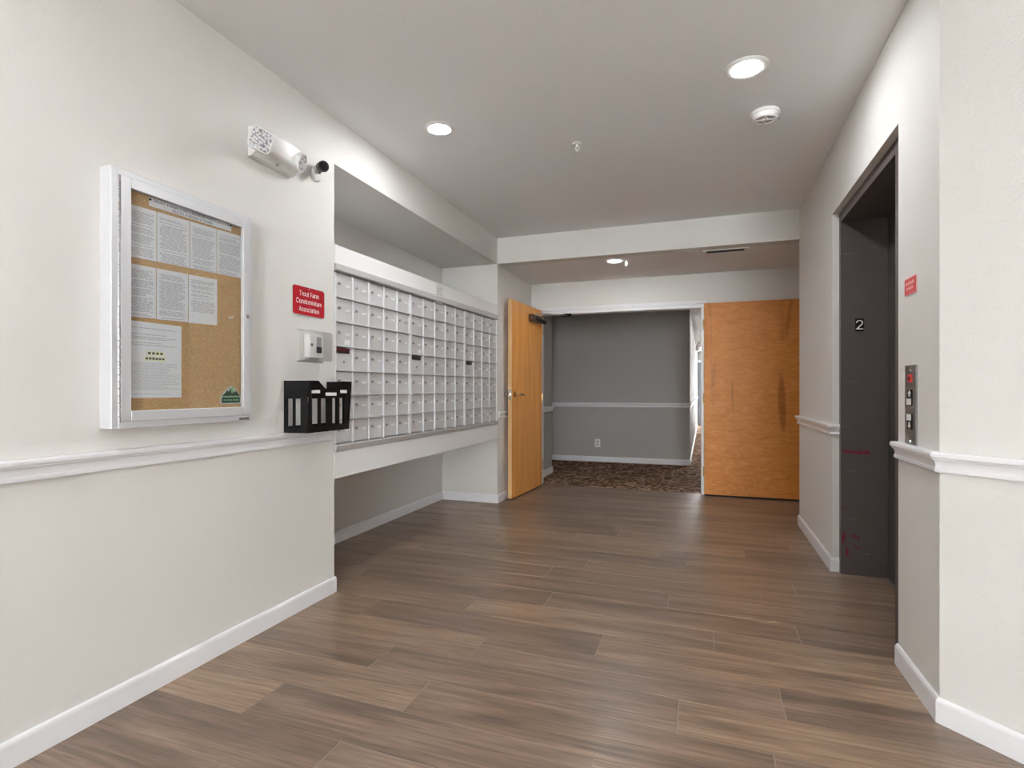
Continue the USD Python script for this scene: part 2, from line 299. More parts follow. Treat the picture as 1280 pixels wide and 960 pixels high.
part(dc, 'side_jamb', bx(-.03, -.0025, YD - .012, 6.275, .004, 1.982, .002), 'white_trim')
part(dc, 'side_jamb', bx(-1.83, -1.80, YD - .002, 6.275, .004, 1.982, .002), 'white_trim')

# ---------------------------------------------------------------- wooden doors
d = thing('door_1', 'orange wood door leaf standing open beside the letterboxes, with brass lever and closer', 'door', (-1.775, 6.125, 0), kind=S)
ang = math.radians(3.3)       # not quite square to the doorway
A = np.array((-1.775, 6.115)); u = np.array((-math.sin(ang), -math.cos(ang))); w = np.array((math.cos(ang), -math.sin(ang)))   # along the leaf towards its free edge; out of its face (+x)
def leaf(s, o, z): p = A + u * s + w * o; return (p[0], p[1], z)
def leafbox(s0, s1, o0, o1, z0, z1, b=.002):
    m = bx(s0, s1, o0, o1, z0, z1, b); V = m.vertices.copy(); P = A + V[:, :1] * u + V[:, 1:2] * w
    m = trimesh.Trimesh(np.c_[P, V[:, 2]], m.faces, process=False); m.fix_normals(); return m
LW = .905
part(d, 'panel', leafbox(.0, LW - .002, -.043, 0, .012, 2.026), 'veneer_straight')
part(d, 'edge_band', leafbox(LW - .002, LW, -.043, 0, .012, 2.026, .0008), 'veneer_edge', label='pale edge of the leaf')
hz = 1.065
h = part(d, 'handle', lathe(leaf(LW - .07, 0, hz), (w[0], w[1], 0), [(0, .030), (.006, .031), (.010, .024), (.012, .012)]), 'brass', 30)
part(h, 'lever', tube([leaf(LW - .07, .008, hz), leaf(LW - .07, .052, hz), leaf(LW - .185, .056, hz - .004)], .0105), 'brass', 30)
part(d, 'latch_plate', leafbox(LW, LW + .002, -.036, -.010, hz - .055, hz + .055, .0005), 'chrome', label='latch plate on the door edge')
part(d, 'latch_bolt', leafbox(LW + .002, LW + .014, -.03, -.016, hz - .012, hz + .012, .002), 'chrome')
for zz, sq in ((1.64, .44), (1.60, .06), (1.245, .34), (1.23, .62)): part(d, 'screw', lathe(leaf(LW - sq, -.001, zz), (w[0], w[1], 0), [(0, .006), (.003, .005)], 10), 'brass', label='small pale screw in the face')
c = part(d, 'closer', leafbox(.16, .44, 0, .055, 1.86, 1.935, .008), 'bronze', label='dark bronze door closer body')
part(c, 'spring_cover', cyl(leaf(.05, .05, 1.885), leaf(.34, .035, 1.895), .026, 16), 'black_plastic', 30)
part(c, 'screw', lathe(leaf(.30, .055, 1.885), (w[0], w[1], 0), [(0, .010), (.006, .008)], 12), 'chrome')
part(c, 'arm', tube([leaf(.25, .03, 1.935), leaf(.25, .03, 1.958), (-1.52, 6.00, 1.957), (-1.47, 6.13, 1.957)], .006), 'steel', 30)
part(c, 'arm_shoe', [bx(-1.52, -1.43, 6.10, 6.14, 1.945, 1.98, .004), bx(-1.545, -1.50, 6.08, 6.11, 1.955, 1.972, .003)], 'black_plastic')
for zz in (.25, 1.02, 1.80): part(d, 'hinge', cyl(leaf(-.006, .004, zz - .05), leaf(-.006, .004, zz + .05), .006, 12), 'brass', 30)
single('door_stop', 'small chrome wall bumper peeping out behind the open left door', 'door stop', lathe((XL, 5.235, 1.066), (1, 0, 0), [(0, .022), (.004, .022), (.006, .012), (.020, .012), (.022, .016), (.034, .015), (.036, .008)], 18), 'chrome', 30)
d = thing('door_2', 'broad orange-brown wood door leaf folded back flat against the end wall', 'door', (0, 6.12, 0), kind=S)
part(d, 'panel', bx(.002, .915, 6.096, 6.138, .016, 2.019, .002), 'veneer_rotary')
part(d, 'sweep', bx(.002, .915, 6.099, 6.136, .002, .016, .001), 'shade_black', label='dark strip painted for the shaded gap under the leaf')  # black strip stands in for the shadow in the gap below the leaf
part(d, 'edge_band', bx(-.0003, .002, 6.096, 6.138, .016, 2.019, .0008), 'veneer_edge', label='pale edge of the leaf')
for zz in (.25, 1.02, 1.80): part(d, 'hinge', cyl((-.006, 6.136, zz - .05), (-.006, 6.136, zz + .05), .0055, 12), 'brass', 30)

# ---------------------------------------------------------------- lift (elevator)
d = thing('door_3', 'dark brown steel lift doorway set into the right wall', 'elevator door', (.9, 3.2, 0), kind=S)
part(d, 'jamb', bx(.775, EX + .05, 3.765, E1, 0, EZ, .0015), 'elevator_paint', label='scuffed dark jamb facing the room')
part(d, 'jamb', bx(.775, EX + .05, E0, 2.772, 0, EZ, .0015), 'elevator_paint')
part(d, 'head', bx(.775, EX + .05, 2.772, 3.765, 2.117, EZ, .0015), 'elevator_paint')
part(d, 'panel', bx(EX + .012, EX + .04, 2.76, 3.205, .006, 2.15, .001), 'elevator_door')
part(d, 'panel', bx(EX + .012, EX + .04, 3.209, 3.775, .006, 2.15, .001), 'elevator_door')
part(d, 'sill', bx(EX - .004, EX + .045, 2.772, 3.765, -.02, .004, .001), 'steel', label='metal sill strip')
for (x0, x1, z0, z1, mt) in ((.785, .925, .726, .742, 'scuff_red'), (.785, .81, .40, .405, 'scuff_red'), (.78, .797, .19, .25, 'scuff_red'), (.83, .85, .225, .24, 'scuff_red'), (.86, .872, .215, .232, 'scuff_red'),
                             (.80, .815, .11, .16, 'scuff_red'), (.84, .87, .165, .173, 'scuff_red'), (.785, .83, .885, .888, 'scuff_light'), (.81, .86, .62, .622, 'scuff_light'), (.90, .925, .13, .134, 'scuff_light'), (.79, .85, 1.92, 1.923, 'scuff_light'),
                             (.80, .88, 1.155, 1.157, 'scuff_light'), (.93, .96, 1.95, 1.953, 'scuff_light'), (.80, .86, .335, .338, 'scuff_light')):
    n = 9; xs = np.linspace(x0, x1, n); top = [(x, z1 + rng.uniform(-.3, .3) * (z1 - z0)) for x in xs]; bot = [(x, z0 + rng.uniform(-.3, .3) * (z1 - z0)) for x in xs[::-1]]
    p = Polygon(top + bot).buffer(0); p = max(getattr(p, 'geoms', [p]), key=lambda g: g.area)
    part(d, 'scuff_mark', on_plane(p, .0004, (0, 3.765, 0), *FRONT), mt, label='red scuff on the jamb' if mt == 'scuff_red' else 'pale scratch on the jamb')
t = thing('floor_number_plate', 'small black plate with a white 2 on the lift jamb', 'sign', (.872, 3.763, 1.49))
part(t, 'plate', bx(.849, .894, 3.761, 3.7648, 1.455, 1.53, .001), 'black_plastic')
part(t, 'numeral', text('2', .056, (.8715, 3.761, 1.4925), FRONT, .001, width=.038), 'sign_white', label='white numeral 2')
t = thing('lift_warning_sign', 'small bright red notice plate on the wall above the lift call panel', 'sign', (XR, 2.457, 1.497))
part(t, 'plate', on_plane(rrect(.118, .058, .004), .003, (XR, 2.457, 1.498), *RIGHT), 'red_light')
part(t, 'border', [put(tri(mf(prism(rrect(.126, .066, .006), 0, .0022)) - mf(prism(rrect(.116, .056, .003), -1, 1))), (XR, 2.457, 1.498), *RIGHT)], 'sign_pink', label='pale border')
def words(y0, y1, z, h, n):
    xs = np.linspace(0, y1 - y0, n + 1); return [on_plane([(a, -h / 2), (b - .25 * (b - a), -h / 2), (b - .25 * (b - a), h / 2), (a, h / 2)], .0005, (XR - .003, y1, z), *RIGHT) for a, b in zip(xs[:-1], xs[1:])]
part(t, 'lettering', words(2.41, 2.505, 1.509, .012, 4) + words(2.42, 2.495, 1.489, .011, 3), 'sign_pink', label='two lines of small pale lettering')
t = thing('lift_call_panel', 'tall brushed steel lift call panel with up and down buttons above the chair rail', 'call panel', (XR, 2.448, 1.045))
part(t, 'plate', bx(XR - .005, XR, 2.389, 2.507, .8975, 1.197, .0015), 'steel')
yc, xf = 2.448, XR - .005
for zz in (1.176, .908): part(t, 'screw', lathe((xf, yc, zz), (-1, 0, 0), [(0, .005), (.002, .004)], 10), 'chrome')
k = part(t, 'key_switch', on_plane(rrect(.045, .030, .004), .002, (xf, yc, 1.147), *RIGHT), 'red_light', label='small red key switch plate')
part(k, 'key_cylinder', lathe((xf - .002, yc + .003, 1.147), (-1, 0, 0), [(0, .008), (.004, .008), (.005, .005)], 14), 'scuff_red')
for zt, up in ((1.075, True), (.985, False)):
    b = part(t, 'button_housing', on_plane(rrect(.046, .060, .006), .003, (xf, yc, zt), *RIGHT), 'black_plastic', label='black button housing')
    s = 1 if up else -1
    part(b, 'button', on_plane(rrect(.036, .024, .003), .004, (xf - .003, yc, zt - s * .016), *RIGHT), 'white_plastic', label='square white button')
    arrow = [(0, .013), (.016, 0), (.006, 0), (.006, -.011), (-.006, -.011), (-.006, 0), (-.016, 0)]
    part(b, 'arrow', on_plane([(x, s * y) for x, y in arrow][::s], .001, (xf - .003, yc, zt + s * .014), *RIGHT), 'sign_white', label='white up arrow' if up else 'white down arrow')

# ---------------------------------------------------------------- letterboxes
def Z(y, zl, zr): return zl + (zr - zl) * (y - 2.5) / 2.5       # the old unit is not quite level
def slab(x0, x1, y0, y1, lo, hi):
    """box whose lower and upper edges follow (left, right) heights"""
    return hull([(x, y, Z(y, *e)) for x in (x0, x1) for y in (y0, y1) for e in (lo, hi)])
t = thing('letterbox_surround', 'long white boxed casing above and below the wall of letterboxes', 'cabinet casing', (XL, 3.77, .62))
part(t, 'top_board', slab(-2.45, XL + .004, Y0 + .003, YB - .003, (1.803, 1.842), (1.905, 1.937)), 'white_board')
part(t, 'bottom_board', slab(-2.45, XL + .004, Y0 + .003, YB - .003, (.618, .630), (.762, .772)), 'white_board')
part(t, 'back_panel', slab(-2.51, -2.45, Y0 + .003, YB - .003, (.62, .632), (1.903, 1.935)), 'white_board')
TOPZ, BOTZ, XF = (1.755, 1.788), (.806, .806), XL - .006
BANKS = [(2.519, 3.343, 5, 'letterbox bank nearest the camera, five columns of aluminium doors with a red mail slot'),
         (3.343, 4.258, 5, 'middle letterbox bank, five columns of aluminium doors'), (4.258, 5.022, 4, 'letterbox bank farthest from the camera, only four columns of aluminium doors')]
for bi, (ya, yb, nc, lab) in enumerate(BANKS):
    t = thing('letterbox_bank', lab, 'mailboxes', (XL, (ya + yb) / 2, .765))
    part(t, 'body', slab(-2.40, XF - .020, ya + .001, yb - .001, (.767, .777), (1.80, 1.838)), 'aluminium_trim')
    part(t, 'top_trim', hull([(x, y, Z(y, *e)) for y in (ya, yb) for x, e in ((XF - .02, (1.763, 1.793)), (XF - .02, (1.801, 1.840)), (XL + .010, (1.801, 1.840)), (XL + .016, (1.768, 1.800)), (XL + .012, (1.763, 1.794)))]), 'aluminium_trim', label='plain metal strip along the top')
    part(t, 'bottom_trim', hull([(x, y, Z(y, *e)) for y in (ya, yb) for x, e in ((XF - .02, (.764, .774)), (XF - .02, (.802, .802)), (XL + .010, (.764, .774)), (XL + .016, (.797, .799)), (XL + .012, (.802, .804)))]), 'aluminium_trim', label='plain metal strip along the bottom')
    edge = .010; pw = (yb - ya - 2 * .008) / nc
    row = lambda r, y: Z(y, *TOPZ) + (Z(y, *BOTZ) - Z(y, *TOPZ)) * r / 7
    for cc in range(nc + 1):
        y = ya + .008 + cc * pw; hw = .0044 if 0 < cc < nc else .0065
        part(t, 'upright', bx(XF - .022, XL + .003, y - hw, y + hw, row(7, y), row(0, y), .0018), 'aluminium_bright', label='bright upright between the columns')
    for r in range(1, 7):
        part(t, 'rail', hull([(x, y, row(r, y) + dz) for y in (ya + .016, yb - .016) for x, dz in ((XF - .02, -.004), (XF - .02, .004), (XL + .008, .0035), (XL + .010, 0), (XL + .008, -.003))]), 'aluminium', label='thin rail between two rows')
    for cc in range(nc):
        y0, y1 = ya + .008 + cc * pw + .0066, ya + .008 + (cc + 1) * pw - .0066; ym = (y0 + y1) / 2
        for r in range(7):
            z1, z0 = row(r, ym) - .005, row(r + 1, ym) + .005; h = z1 - z0
            slot = cc == 0 and r == 3
            dz0, dz1 = z0, (z1 - .036 if slot else z1)
            dr = part(t, 'door', bx(XF - .014, XF + .001, y0, y1, dz0, dz1, .0015), 'aluminium')
            xf = XF + .001
            if slot:
                s = part(t, 'mail_slot', bx(XF - .05, XF - .010, y0 + .006, y1 - .006, z1 - .030, z1 - .002), 'slot_dark', label='dark open slot for outgoing mail')
                part(s, 'flap', hull([(XF - .010, y, z) for y in (y0 + .012, y1 - .012) for z in (z1 - .016, z1 - .004)] + [(XF + .002, y, z1 - .006) for y in (y0 + .012, y1 - .012)] ), 'scuff_red' if bi == 0 else 'dark_plastic')
                part(dr, 'lock', lathe((xf, ym, z0 + h * .36), (1, 0, 0), [(0, .007), (.004, .007), (.005, .004)], 12), 'steel')
                continue
            lz = z0 + h * .53
            part(dr, 'lock', lathe((xf, y0 + .030, lz + .006), (1, 0, 0), [(0, .0085), (.007, .0085), (.009, .006), (.0091, .0025)], 12), 'steel', label='round key lock')
            dark = bi == 0 and cc == 4 and r == 1
            part(dr, 'name_label', bx(xf, xf + .0022, y1 - .062, y1 - .020, lz - .006, lz + .007, .0006), 'grey_plastic' if dark else 'white_plastic', label='small dark label' if dark else 'small white number label')
            if cc == 0 and r == 2: part(dr, 'sticker', bx(xf, xf + .0012, y1 - .068, y1 - .022, z0 + .008, z0 + .036), 'paper_warm', label='pale paper sticker below the number')
zp = Z(4.13, 1.842, 1.842)
t = thing('taped_note', 'small white paper note taped to the top board of the letterboxes', 'note', (XL, 4.0, 1.83))
nz1 = Z(3.82, 1.905, 1.937)
yq0, yq1 = 3.72, 3.835
part(t, 'sheet', [bx(XL + .0045, XL + .0055, yq0, yq1, nz1 - .155, nz1 - .012)], 'paper_warm')
part(t, 'print', [bx(XL + .0055, XL + .006, yq0 + .012, yq1 - .012 - .02 * (i % 2), nz1 - .045 - i * .02, nz1 - .041 - i * .02) for i in range(5)], 'print_grey')

# ---------------------------------------------------------------- notice case
bx0, bx1, bz0, bz1, XB = 1.279, 1.886, .972, 1.852, XL + .056
t = thing('notice_case', 'silver-framed glazed notice board with cork backing on the left wall', 'notice board', (XL, 1.58, 1.41))
ym, zm = (bx0 + bx1) / 2, (bz0 + bz1) / 2
def frame(x0, x1, ya, yb, za, zb, w, b=.0015):
    return [bx(x0, x1, ya, ya + w, za, zb, b), bx(x0, x1, yb - w, yb, za, zb, b), bx(x0, x1, ya + w, yb - w, za, za + w, b), bx(x0, x1, ya + w, yb - w, zb - w, zb, b)]
part(t, 'case', [bx(XL + .0005, XL + .008, bx0 + .01, bx1 - .01, bz0 + .01, bz1 - .01)] + frame(XL + .0005, XB, bx0, bx1, bz0, bz1, .024), 'case_aluminium')
dd = part(t, 'door', frame(XB - .012, XB + .004, bx0 + .030, bx1 - .020, bz0 + .024, bz1 - .020, .036), 'case_aluminium')
GY0, GY1, GZ0, GZ1 = bx0 + .066, bx1 - .056, bz0 + .060, bz1 - .056
part(dd, 'glass', bx(XB - .008, XB - .006, GY0, GY1, GZ0, GZ1), 'glass')
part(dd, 'lock', lathe((XB + .004, bx1 - .034, zm + .01), (1, 0, 0), [(0, .010), (.004, .010), (.005, .006)], 14), 'chrome')
part(t, 'hinge', [cyl((XB + .002, bx0 + .026, bz0 + .02 + i * .0232), (XB + .002, bx0 + .026, bz0 + .02 + i * .0232 + .0205), .0042, 8) for i in range(36)], 'chrome', 30, label='piano hinge down the left side')
part(t, 'maker_tag', bx(XB, XB + .001, bx1 - .075, bx1 - .022, bz0 + .004, bz0 + .015), 'steel', label='tiny metal tag at the lower right')
XC = XL + .038
part(t, 'cork', bx(XL + .008, XC, bx0 + .022, bx1 - .022, bz0 + .022, bz1 - .022), 'cork')
def sheet(name, label, cat, ya, yb, za, zb, tilt=0., x=XC, material='paper', group=None):
    t = thing(name, label, cat, (x, (ya + yb) / 2, (za + zb) / 2), group); s = tilt * (yb - ya)
    pts = [(x + o, y, z + (s if y == yb else 0)) for o in (.0004, .0012) for y in (ya, yb) for z in (za, zb)]
    part(t, 'sheet', hull(pts), material); return t, s
def lines(ya, yb, zs, x, h=.0022, slope=0., ragged=.35, seed=0, gap=.004):
    g = random.Random(seed); out = []
    for z in zs:
        e = yb - (g.random() ** 3) * ragged * (yb - ya); y = ya + (g.choice([0, 0, 0, .008]))
        while y < e - .004:
            w = min(g.uniform(.008, .030), e - y); a, b = y, y + w
            zz = z + slope * (a - ya); q = np.array([(x, a, zz), (x, b, zz), (x, b, zz + h), (x, a, zz + h)]); out.append(q); y = b + gap * g.uniform(.4, 1)
    V = np.vstack(out); F = np.vstack([np.array([(0, 1, 2), (0, 2, 3)]) + 4 * i for i in range(len(out))])
    return trimesh.Trimesh(V, F, process=False)
n = 0
def text_sheet(label, ya, yb, za, zb, rows, **kw):
    global n; n += 1
    t, s = sheet('notice_sheet', label, 'paper notice', ya, yb, za, zb, .035, **kw)
    zs = []; z = zb - .014; i = 0; g = random.Random(n)
    while z > za + rows:
        z -= .0052 if g.random() > .12 else .0098; zs.append(z)
    part(t, 'print', lines(ya + .010, yb - .010, zs, XC + .0015, .0026, .035, .3, n), 'print_grey', label='dense lines of small grey print')
sp = ['first', 'second', 'third', 'fourth']
for i, (a, b) in enumerate(((1.345, 1.452), (1.455, 1.587), (1.590, 1.712), (1.715, 1.842))):
    text_sheet('%s typed sheet from the left in the top row on the cork board' % sp[i], a, b, 1.566 + (a - 1.345) * .035, 1.747 + (a - 1.345) * .035, .008)
for i, (a, b) in enumerate(((1.345, 1.450), (1.453, 1.581), (1.584, 1.715))):
    text_sheet('%s typed sheet from the left in the second row on the cork board' % sp[i], a, b, 1.358 + (a - 1.345) * .02, 1.542 + (a - 1.345) * .03, .05 if i == 2 else .008)
t, s = sheet('notice_sheet', 'single page with yellow highlighting low on the cork board', 'paper notice', 1.345, 1.553, 1.075, 1.345, 0., )
part(t, 'print', lines(1.352, 1.540, [1.322, 1.300, 1.290, 1.284, 1.270, 1.262], XC + .0015, .0024, 0, .5, 91), 'print_grey')
part(t, 'print', lines(1.352, 1.545, [1.198 - .0062 * i for i in range(16)] + [1.088], XC + .0015, .0016, 0, .3, 92), 'print_grey')
hl = part(t, 'highlight', [bx(XC + .0012, XC + .0016, 1.416, 1.482, 1.228, 1.242), bx(XC + .0012, XC + .0016, 1.408, 1.488, 1.209, 1.223)], 'highlighter', label='two yellow highlighted lines')
part(hl, 'bold_print', [bx(XC + .0016, XC + .002, 1.420 + i * .0155, 1.430 + i * .0155, 1.231, 1.239) for i in range(4)] + [bx(XC + .0016, XC + .002, 1.411 + i * .0125, 1.420 + i * .0125, 1.212, 1.220) for i in range(6)], 'print_dark')
t, s = sheet('title_strip', 'narrow white title strip pinned along the top of the cork board', 'paper notice', 1.424, 1.786, 1.763, 1.795, .018)
rot = (np.array((0, 1, .018)) / np.hypot(1, .018), np.array((0, -.018, 1)) / np.hypot(1, .018))
part(t, 'lettering', [text('TROUT FARM CONDOMINIUM ASSOCIATION', .0105, (XC + .0012, 1.605, 1.790), rot, .0004, .335), text('RULES & REGULATIONS', .0095, (XC + .0012, 1.605, 1.7745), rot, .0004, .175)], 'print_dark', label='dark capital lettering')
for y, z in ((1.428, 1.787), (1.781, 1.793)): part(t, 'pin', lathe((XC + .0012, y, z), (1, 0, 0), [(0, .0045), (.003, .0035), (.004, .002)], 10), 'black_plastic')
for y, z in ((1.775, 1.405), (1.787, 1.408)): single('push_pin', 'tiny clear push pin in the bare cork, %s of the pair' % ('left' if y < 1.78 else 'right'), 'push pin', lathe((XC, y, z), (1, 0, 0), [(0, .003), (.004, .0022), (.006, .004), (.009, .004)], 10), 'white_plastic', group=None)
t = thing('emblem_sticker', 'green mountain emblem sticker in the lower right corner of the notice board glass', 'sticker', (XC, 1.786, 1.075))
o = (XC, 1.786, 1.046)
part(t, 'backing', on_plane([(-.056, 0), (.050, 0), (.050, .030), (.040, .042), (.018, .068), (0, .076), (-.020, .068), (-.045, .042), (-.056, .030)], .0014, o, *LEFT), 'sticker_silver')
part(t, 'band', on_plane([(-.048, .004), (.044, .004), (.044, .027), (-.048, .027)], .0018, o, *LEFT), 'sticker_green')
part(t, 'mountains', on_plane([(-.048, .033), (.044, .033), (.030, .048), (.024, .056), (.016, .046), (.006, .058), (-.004, .064), (-.014, .050), (-.022, .058), (-.030, .046)], .0018, o, *LEFT), 'sticker_green', label='dark green peaks')
part(t, 'tree', on_plane([(.0, .044), (.008, .044), (.012, .058), (.005, .074), (-.003, .058)], .0022, o, *LEFT), 'sticker_light_green', label='pale green tree shape')
part(t, 'lettering', [on_plane([(a, .013), (b, .013), (b, .018), (a, .018)], .0022, o, *LEFT) for a, b in ((-.040, -.022), (-.018, .004), (.008, .036))] + [on_plane([(-.046, .0285), (.042, .0285), (.042, .0315), (-.046, .0315)], .0022, o, *LEFT)], 'sticker_light_green', label='pale lettering band')

# ---------------------------------------------------------------- wall fittings on the left wall
t = thing('association_sign', 'red plaque with white lettering mounted above the thermostat', 'sign', (XL, 2.31, 1.555))
part(t, 'plate', on_plane(rrect(.236, .142, .014), .006, (XL, 2.308, 1.555), *LEFT), 'red_sign')
part(t, 'rim', put(tri(mf(prism(rrect(.242, .148, .016), 0, .005)) - mf(prism(rrect(.236, .142, .014), -1, 1))), (XL, 2.308, 1.555), *LEFT), 'sticker_silver', label='thin silvery rim')
for s, z, w_ in (('Trout Farm', 1.592, .145), ('Condominium', 1.553, .190), ('Association', 1.514, .150)):
    part(t, 'lettering', text(s, .024, (XL + .006, 2.308, z), LEFT, .0008, w_), 'sign_white', label='line of white lettering')
part(t, 'screw', lathe((XL + .006, 2.308, 1.618), (1, 0, 0), [(0, .004), (.002, .003)], 10), 'chrome')
t = thing('thermostat', 'beige thermostat inside a clear plastic lock box on the left wall', 'thermostat', (XL, 2.34, 1.33))
part(t, 'body', bx(XL, XL + .035, 2.275, 2.385, 1.268, 1.388, .004), 'white_plastic')
part(t, 'slider_panel', bx(XL + .035, XL + .037, 2.282, 2.315, 1.280, 1.378), 'paper_warm')
part(t, 'display', bx(XL + .035, XL + .038, 2.328, 2.364, 1.328, 1.376), 'grey_plastic', label='grey display')
part(t, 'switch', bx(XL + .035, XL + .040, 2.328, 2.364, 1.296, 1.326), 'dark_plastic', label='dark switch')
cv = part(t, 'cover', mf(bx(XL + .001, XL + .070, 2.236, 2.415, 1.252, 1.404, .006)) - mf(bx(XL - .1, XL + .067, 2.239, 2.412, 1.255, 1.401)), 'clear_plastic', label='clear locking cover')
part(cv, 'flange', [bx(XL, XL + .003, 2.226, 2.425, 1.246, 1.251), bx(XL, XL + .003, 2.226, 2.425, 1.405, 1.410)], 'clear_plastic')
part(cv, 'lock', lathe((XL + .070, 2.246, 1.330), (1, 0, 0), [(0, .008), (.006, .008), (.007, .004)], 12), 'chrome')
# brochure rack
t = thing('brochure_rack', 'black plastic brochure rack with slotted sides above the chair rail', 'brochure rack', (XL, 2.29, .9))
ya, yb, xa, xb, z0, z1 = 2.133, 2.458, XL + .002, -1.777, .8985, 1.148
def slots(poly, rects):
    for r in rects: poly = poly.difference(sbox(*r))
    return poly
sl = slots(Polygon([(0, 0), (xb - xa, 0), (xb - xa, .185), (xb - xa + .018, .25), (0, .25)]), [(.022, .028, .052, .165), (.066, .028, .098, .165)])
SIDE = ((1, 0, 0), (0, 0, 1))
part(t, 'side_panel', on_plane(sl, .005, (xa, ya + .005, z0), *SIDE), 'black_plastic')
part(t, 'side_panel', on_plane(sl, .005, (xa, yb, z0), *SIDE), 'black_plastic')
W = yb - ya
fr = slots(Polygon([(0, 0), (W, 0), (W, .250), (W - .082, .250), (W - .112, .212), (.125, .212), (.062, .250), (0, .250)]),
           [(.036, .028, .081, .165), (.101, .028, .142, .165), (.188, .028, .230, .165), (.246, .028, .290, .165)])
fm = on_plane(fr, .005, (xb - .005, ya, z0), *LEFT)
V = fm.vertices.copy(); V[:, 0] += np.clip((V[:, 2] - z0 - .185), 0, None) * .27; fm.vertices = V
part(t, 'front_panel', fm, 'black_plastic', label='front with a scooped notch')
part(t, 'back_rail', [bx(xa, xa + .004, ya + .006, yb - .006, z0, z0 + .03), bx(xa, xa + .004, ya + .006, yb - .006, z0 + .17, z0 + .20)], 'black_plastic')
part(t, 'floor_panel', bx(xa, xb - .001, ya + .006, yb - .006, z0, z0 + .004), 'black_plastic')
for a, b, z in ((.018, .078, .200), (.120, .205, .187), (.235, .290, .200)):
    part(t, 'label_card', bx(xb + .0065, xb + .0082, ya + .006 + a, ya + .006 + b, z0 + z - .010, z0 + z + .006), 'paper', label='small white label')
# emergency light
t = thing('emergency_light', 'white twin-head emergency light high on the left wall', 'emergency light', (XL, 2.04, 2.2))
prof = [(0, 2.142), (.030, 2.143), (.068, 2.168), (.076, 2.182), (.076, 2.262), (.058, 2.276), (0, 2.278)]
body = []
for y, f in ((1.912, .72), (1.93, .92), (1.98, 1.), (2.10, 1.), (2.165, .9), (2.180, .7)):
    body += [(XL + .002 + x * f, y, 2.21 + (z - 2.21) * (.86 + .14 * f)) for x, z in prof]
part(t, 'housing', hull(body), 'white_plastic', 30)
part(t, 'test_button', bx(XL + .040, XL + .050, 2.035, 2.05, 2.142, 2.156, .002), 'grey_plastic')
def head(c, n, size, round_, roll=0.):
    n = np.array(n, float) / np.linalg.norm(n); X = np.cross((0, 0, 1), n); X /= np.linalg.norm(X); Y = np.cross(n, X); r = math.radians(roll); X, Y = X * math.cos(r) - Y * math.sin(r), X * math.sin(r) + Y * math.cos(r)
    q = rrect(size, size, size * (.5 if round_ else .22), 8 if round_ else 5)
    sh = tri(m3.Manifold.hull_points(np.vstack([put(prism(q, -.012, 0), c, X, Y).vertices, put(prism(q.buffer(-size * .22), -.05, -.049), c, X, Y).vertices])))
    return sh, put(prism(q.buffer(-.004), 0, .004), c, X, Y), put(tri(mf(prism(q, 0, .006)) - mf(prism(q.buffer(-.004), -1, 1))), c, X, Y)
a, b_, c_ = head((XL + .12, 1.864, 2.176), (.90, -.40, -.16), .094, False, 13)
hd = part(t, 'lamp_head', a, 'white_plastic', 30, label='square lamp head with patterned lens'); part(hd, 'lens', b_, 'prism_lens'); part(hd, 'bezel', c_, 'white_plastic')
part(hd, 'neck', cyl((XL + .06, 1.935, 2.215), (XL + .095, 1.885, 2.20), .016), 'white_plastic', 30)
a, b_, c_ = head((XL + .075, 2.172, 2.206), (.88, .30, -.32), .088, True)
hd = part(t, 'lamp_head', a, 'white_plastic', 30, label='round lamp head turned away'); part(hd, 'lens', b_, 'prism_lens'); part(hd, 'bezel', c_, 'white_plastic')
part(hd, 'neck', cyl((XL + .05, 2.13, 2.22), (XL + .07, 2.165, 2.22), .016), 'white_plastic', 30)
t = thing('security_camera', 'small black bullet security camera beside the emergency light', 'security camera', (XL, 2.40, 2.26))
part(t, 'mount', lathe((XL, 2.362, 2.232), (1, 0, 0), [(0, .040), (.010, .040), (.018, .034), (.022, .020)]), 'white_plastic', 30, label='round white wall mount')
part(t, 'arm', tube([(XL + .018, 2.362, 2.234), (XL + .03, 2.365, 2.25), (XL + .04, 2.36, 2.258)], .010), 'dark_plastic', 30)
ax = np.array((.80, -.59, -.28)); ax /= np.linalg.norm(ax); c0 = np.array((XL + .075, 2.333, 2.250))
b = part(t, 'barrel', lathe(c0, ax, [(-.065, .018), (-.06, .024), (-.004, .028), (0, .028), (0, .024), (-.003, .022)]), 'dark_plastic', 30)
part(b, 'lens', lathe(c0 - ax * .003, ax, [(-.002, .022), (.0005, .021), (.001, .012), (.003, .010), (.0032, .004)]), 'black_plastic', 30)

# ---------------------------------------------------------------- ceiling fittings
def downlight(x, y, z, label, lens='lamp_lens', ro=.096, ri=.064, group=None):
    t = thing('downlight', label, 'ceiling light', (x, y, z), group)
    part(t, 'trim_ring', lathe((x, y, z), (0, 0, -1), [(.0005, ri), (.004, ri), (.008, ri + .008), (.007, ro - .006), (.003, ro), (.0005, ro)], 40, cap=False), 'white_plastic', 30)
    part(t, 'lens', lathe((x, y, z), (0, 0, -1), [(.0008, ri), (.006, ri - .001), (.0085, ri * .9), (.011, ri * .6), (.012, ri * .25)], 32), lens, 30, label='glowing lens')
downlight(-1.425, 2.815, HC, 'glowing recessed ceiling light above the letterboxes', ro=.085, ri=.058)
downlight(.185, 2.757, HC, 'large glowing recessed ceiling light near the smoke detector')
downlight(-.809, 5.275, HS, 'glowing recessed light in the lower ceiling before the doorway', 'low_lamp_lens', ro=.085, ri=.062)
for x, y in ((-1.4, .2), (.2, .2), (-1.4, -2.4), (.4, -2.4), (-1.4, -4.8), (.4, -4.8)): downlight(x, y, HC, 'added fill light behind the camera', group='added fill lights behind the camera')  # added downlights out of view, they brighten the near part of the lobby
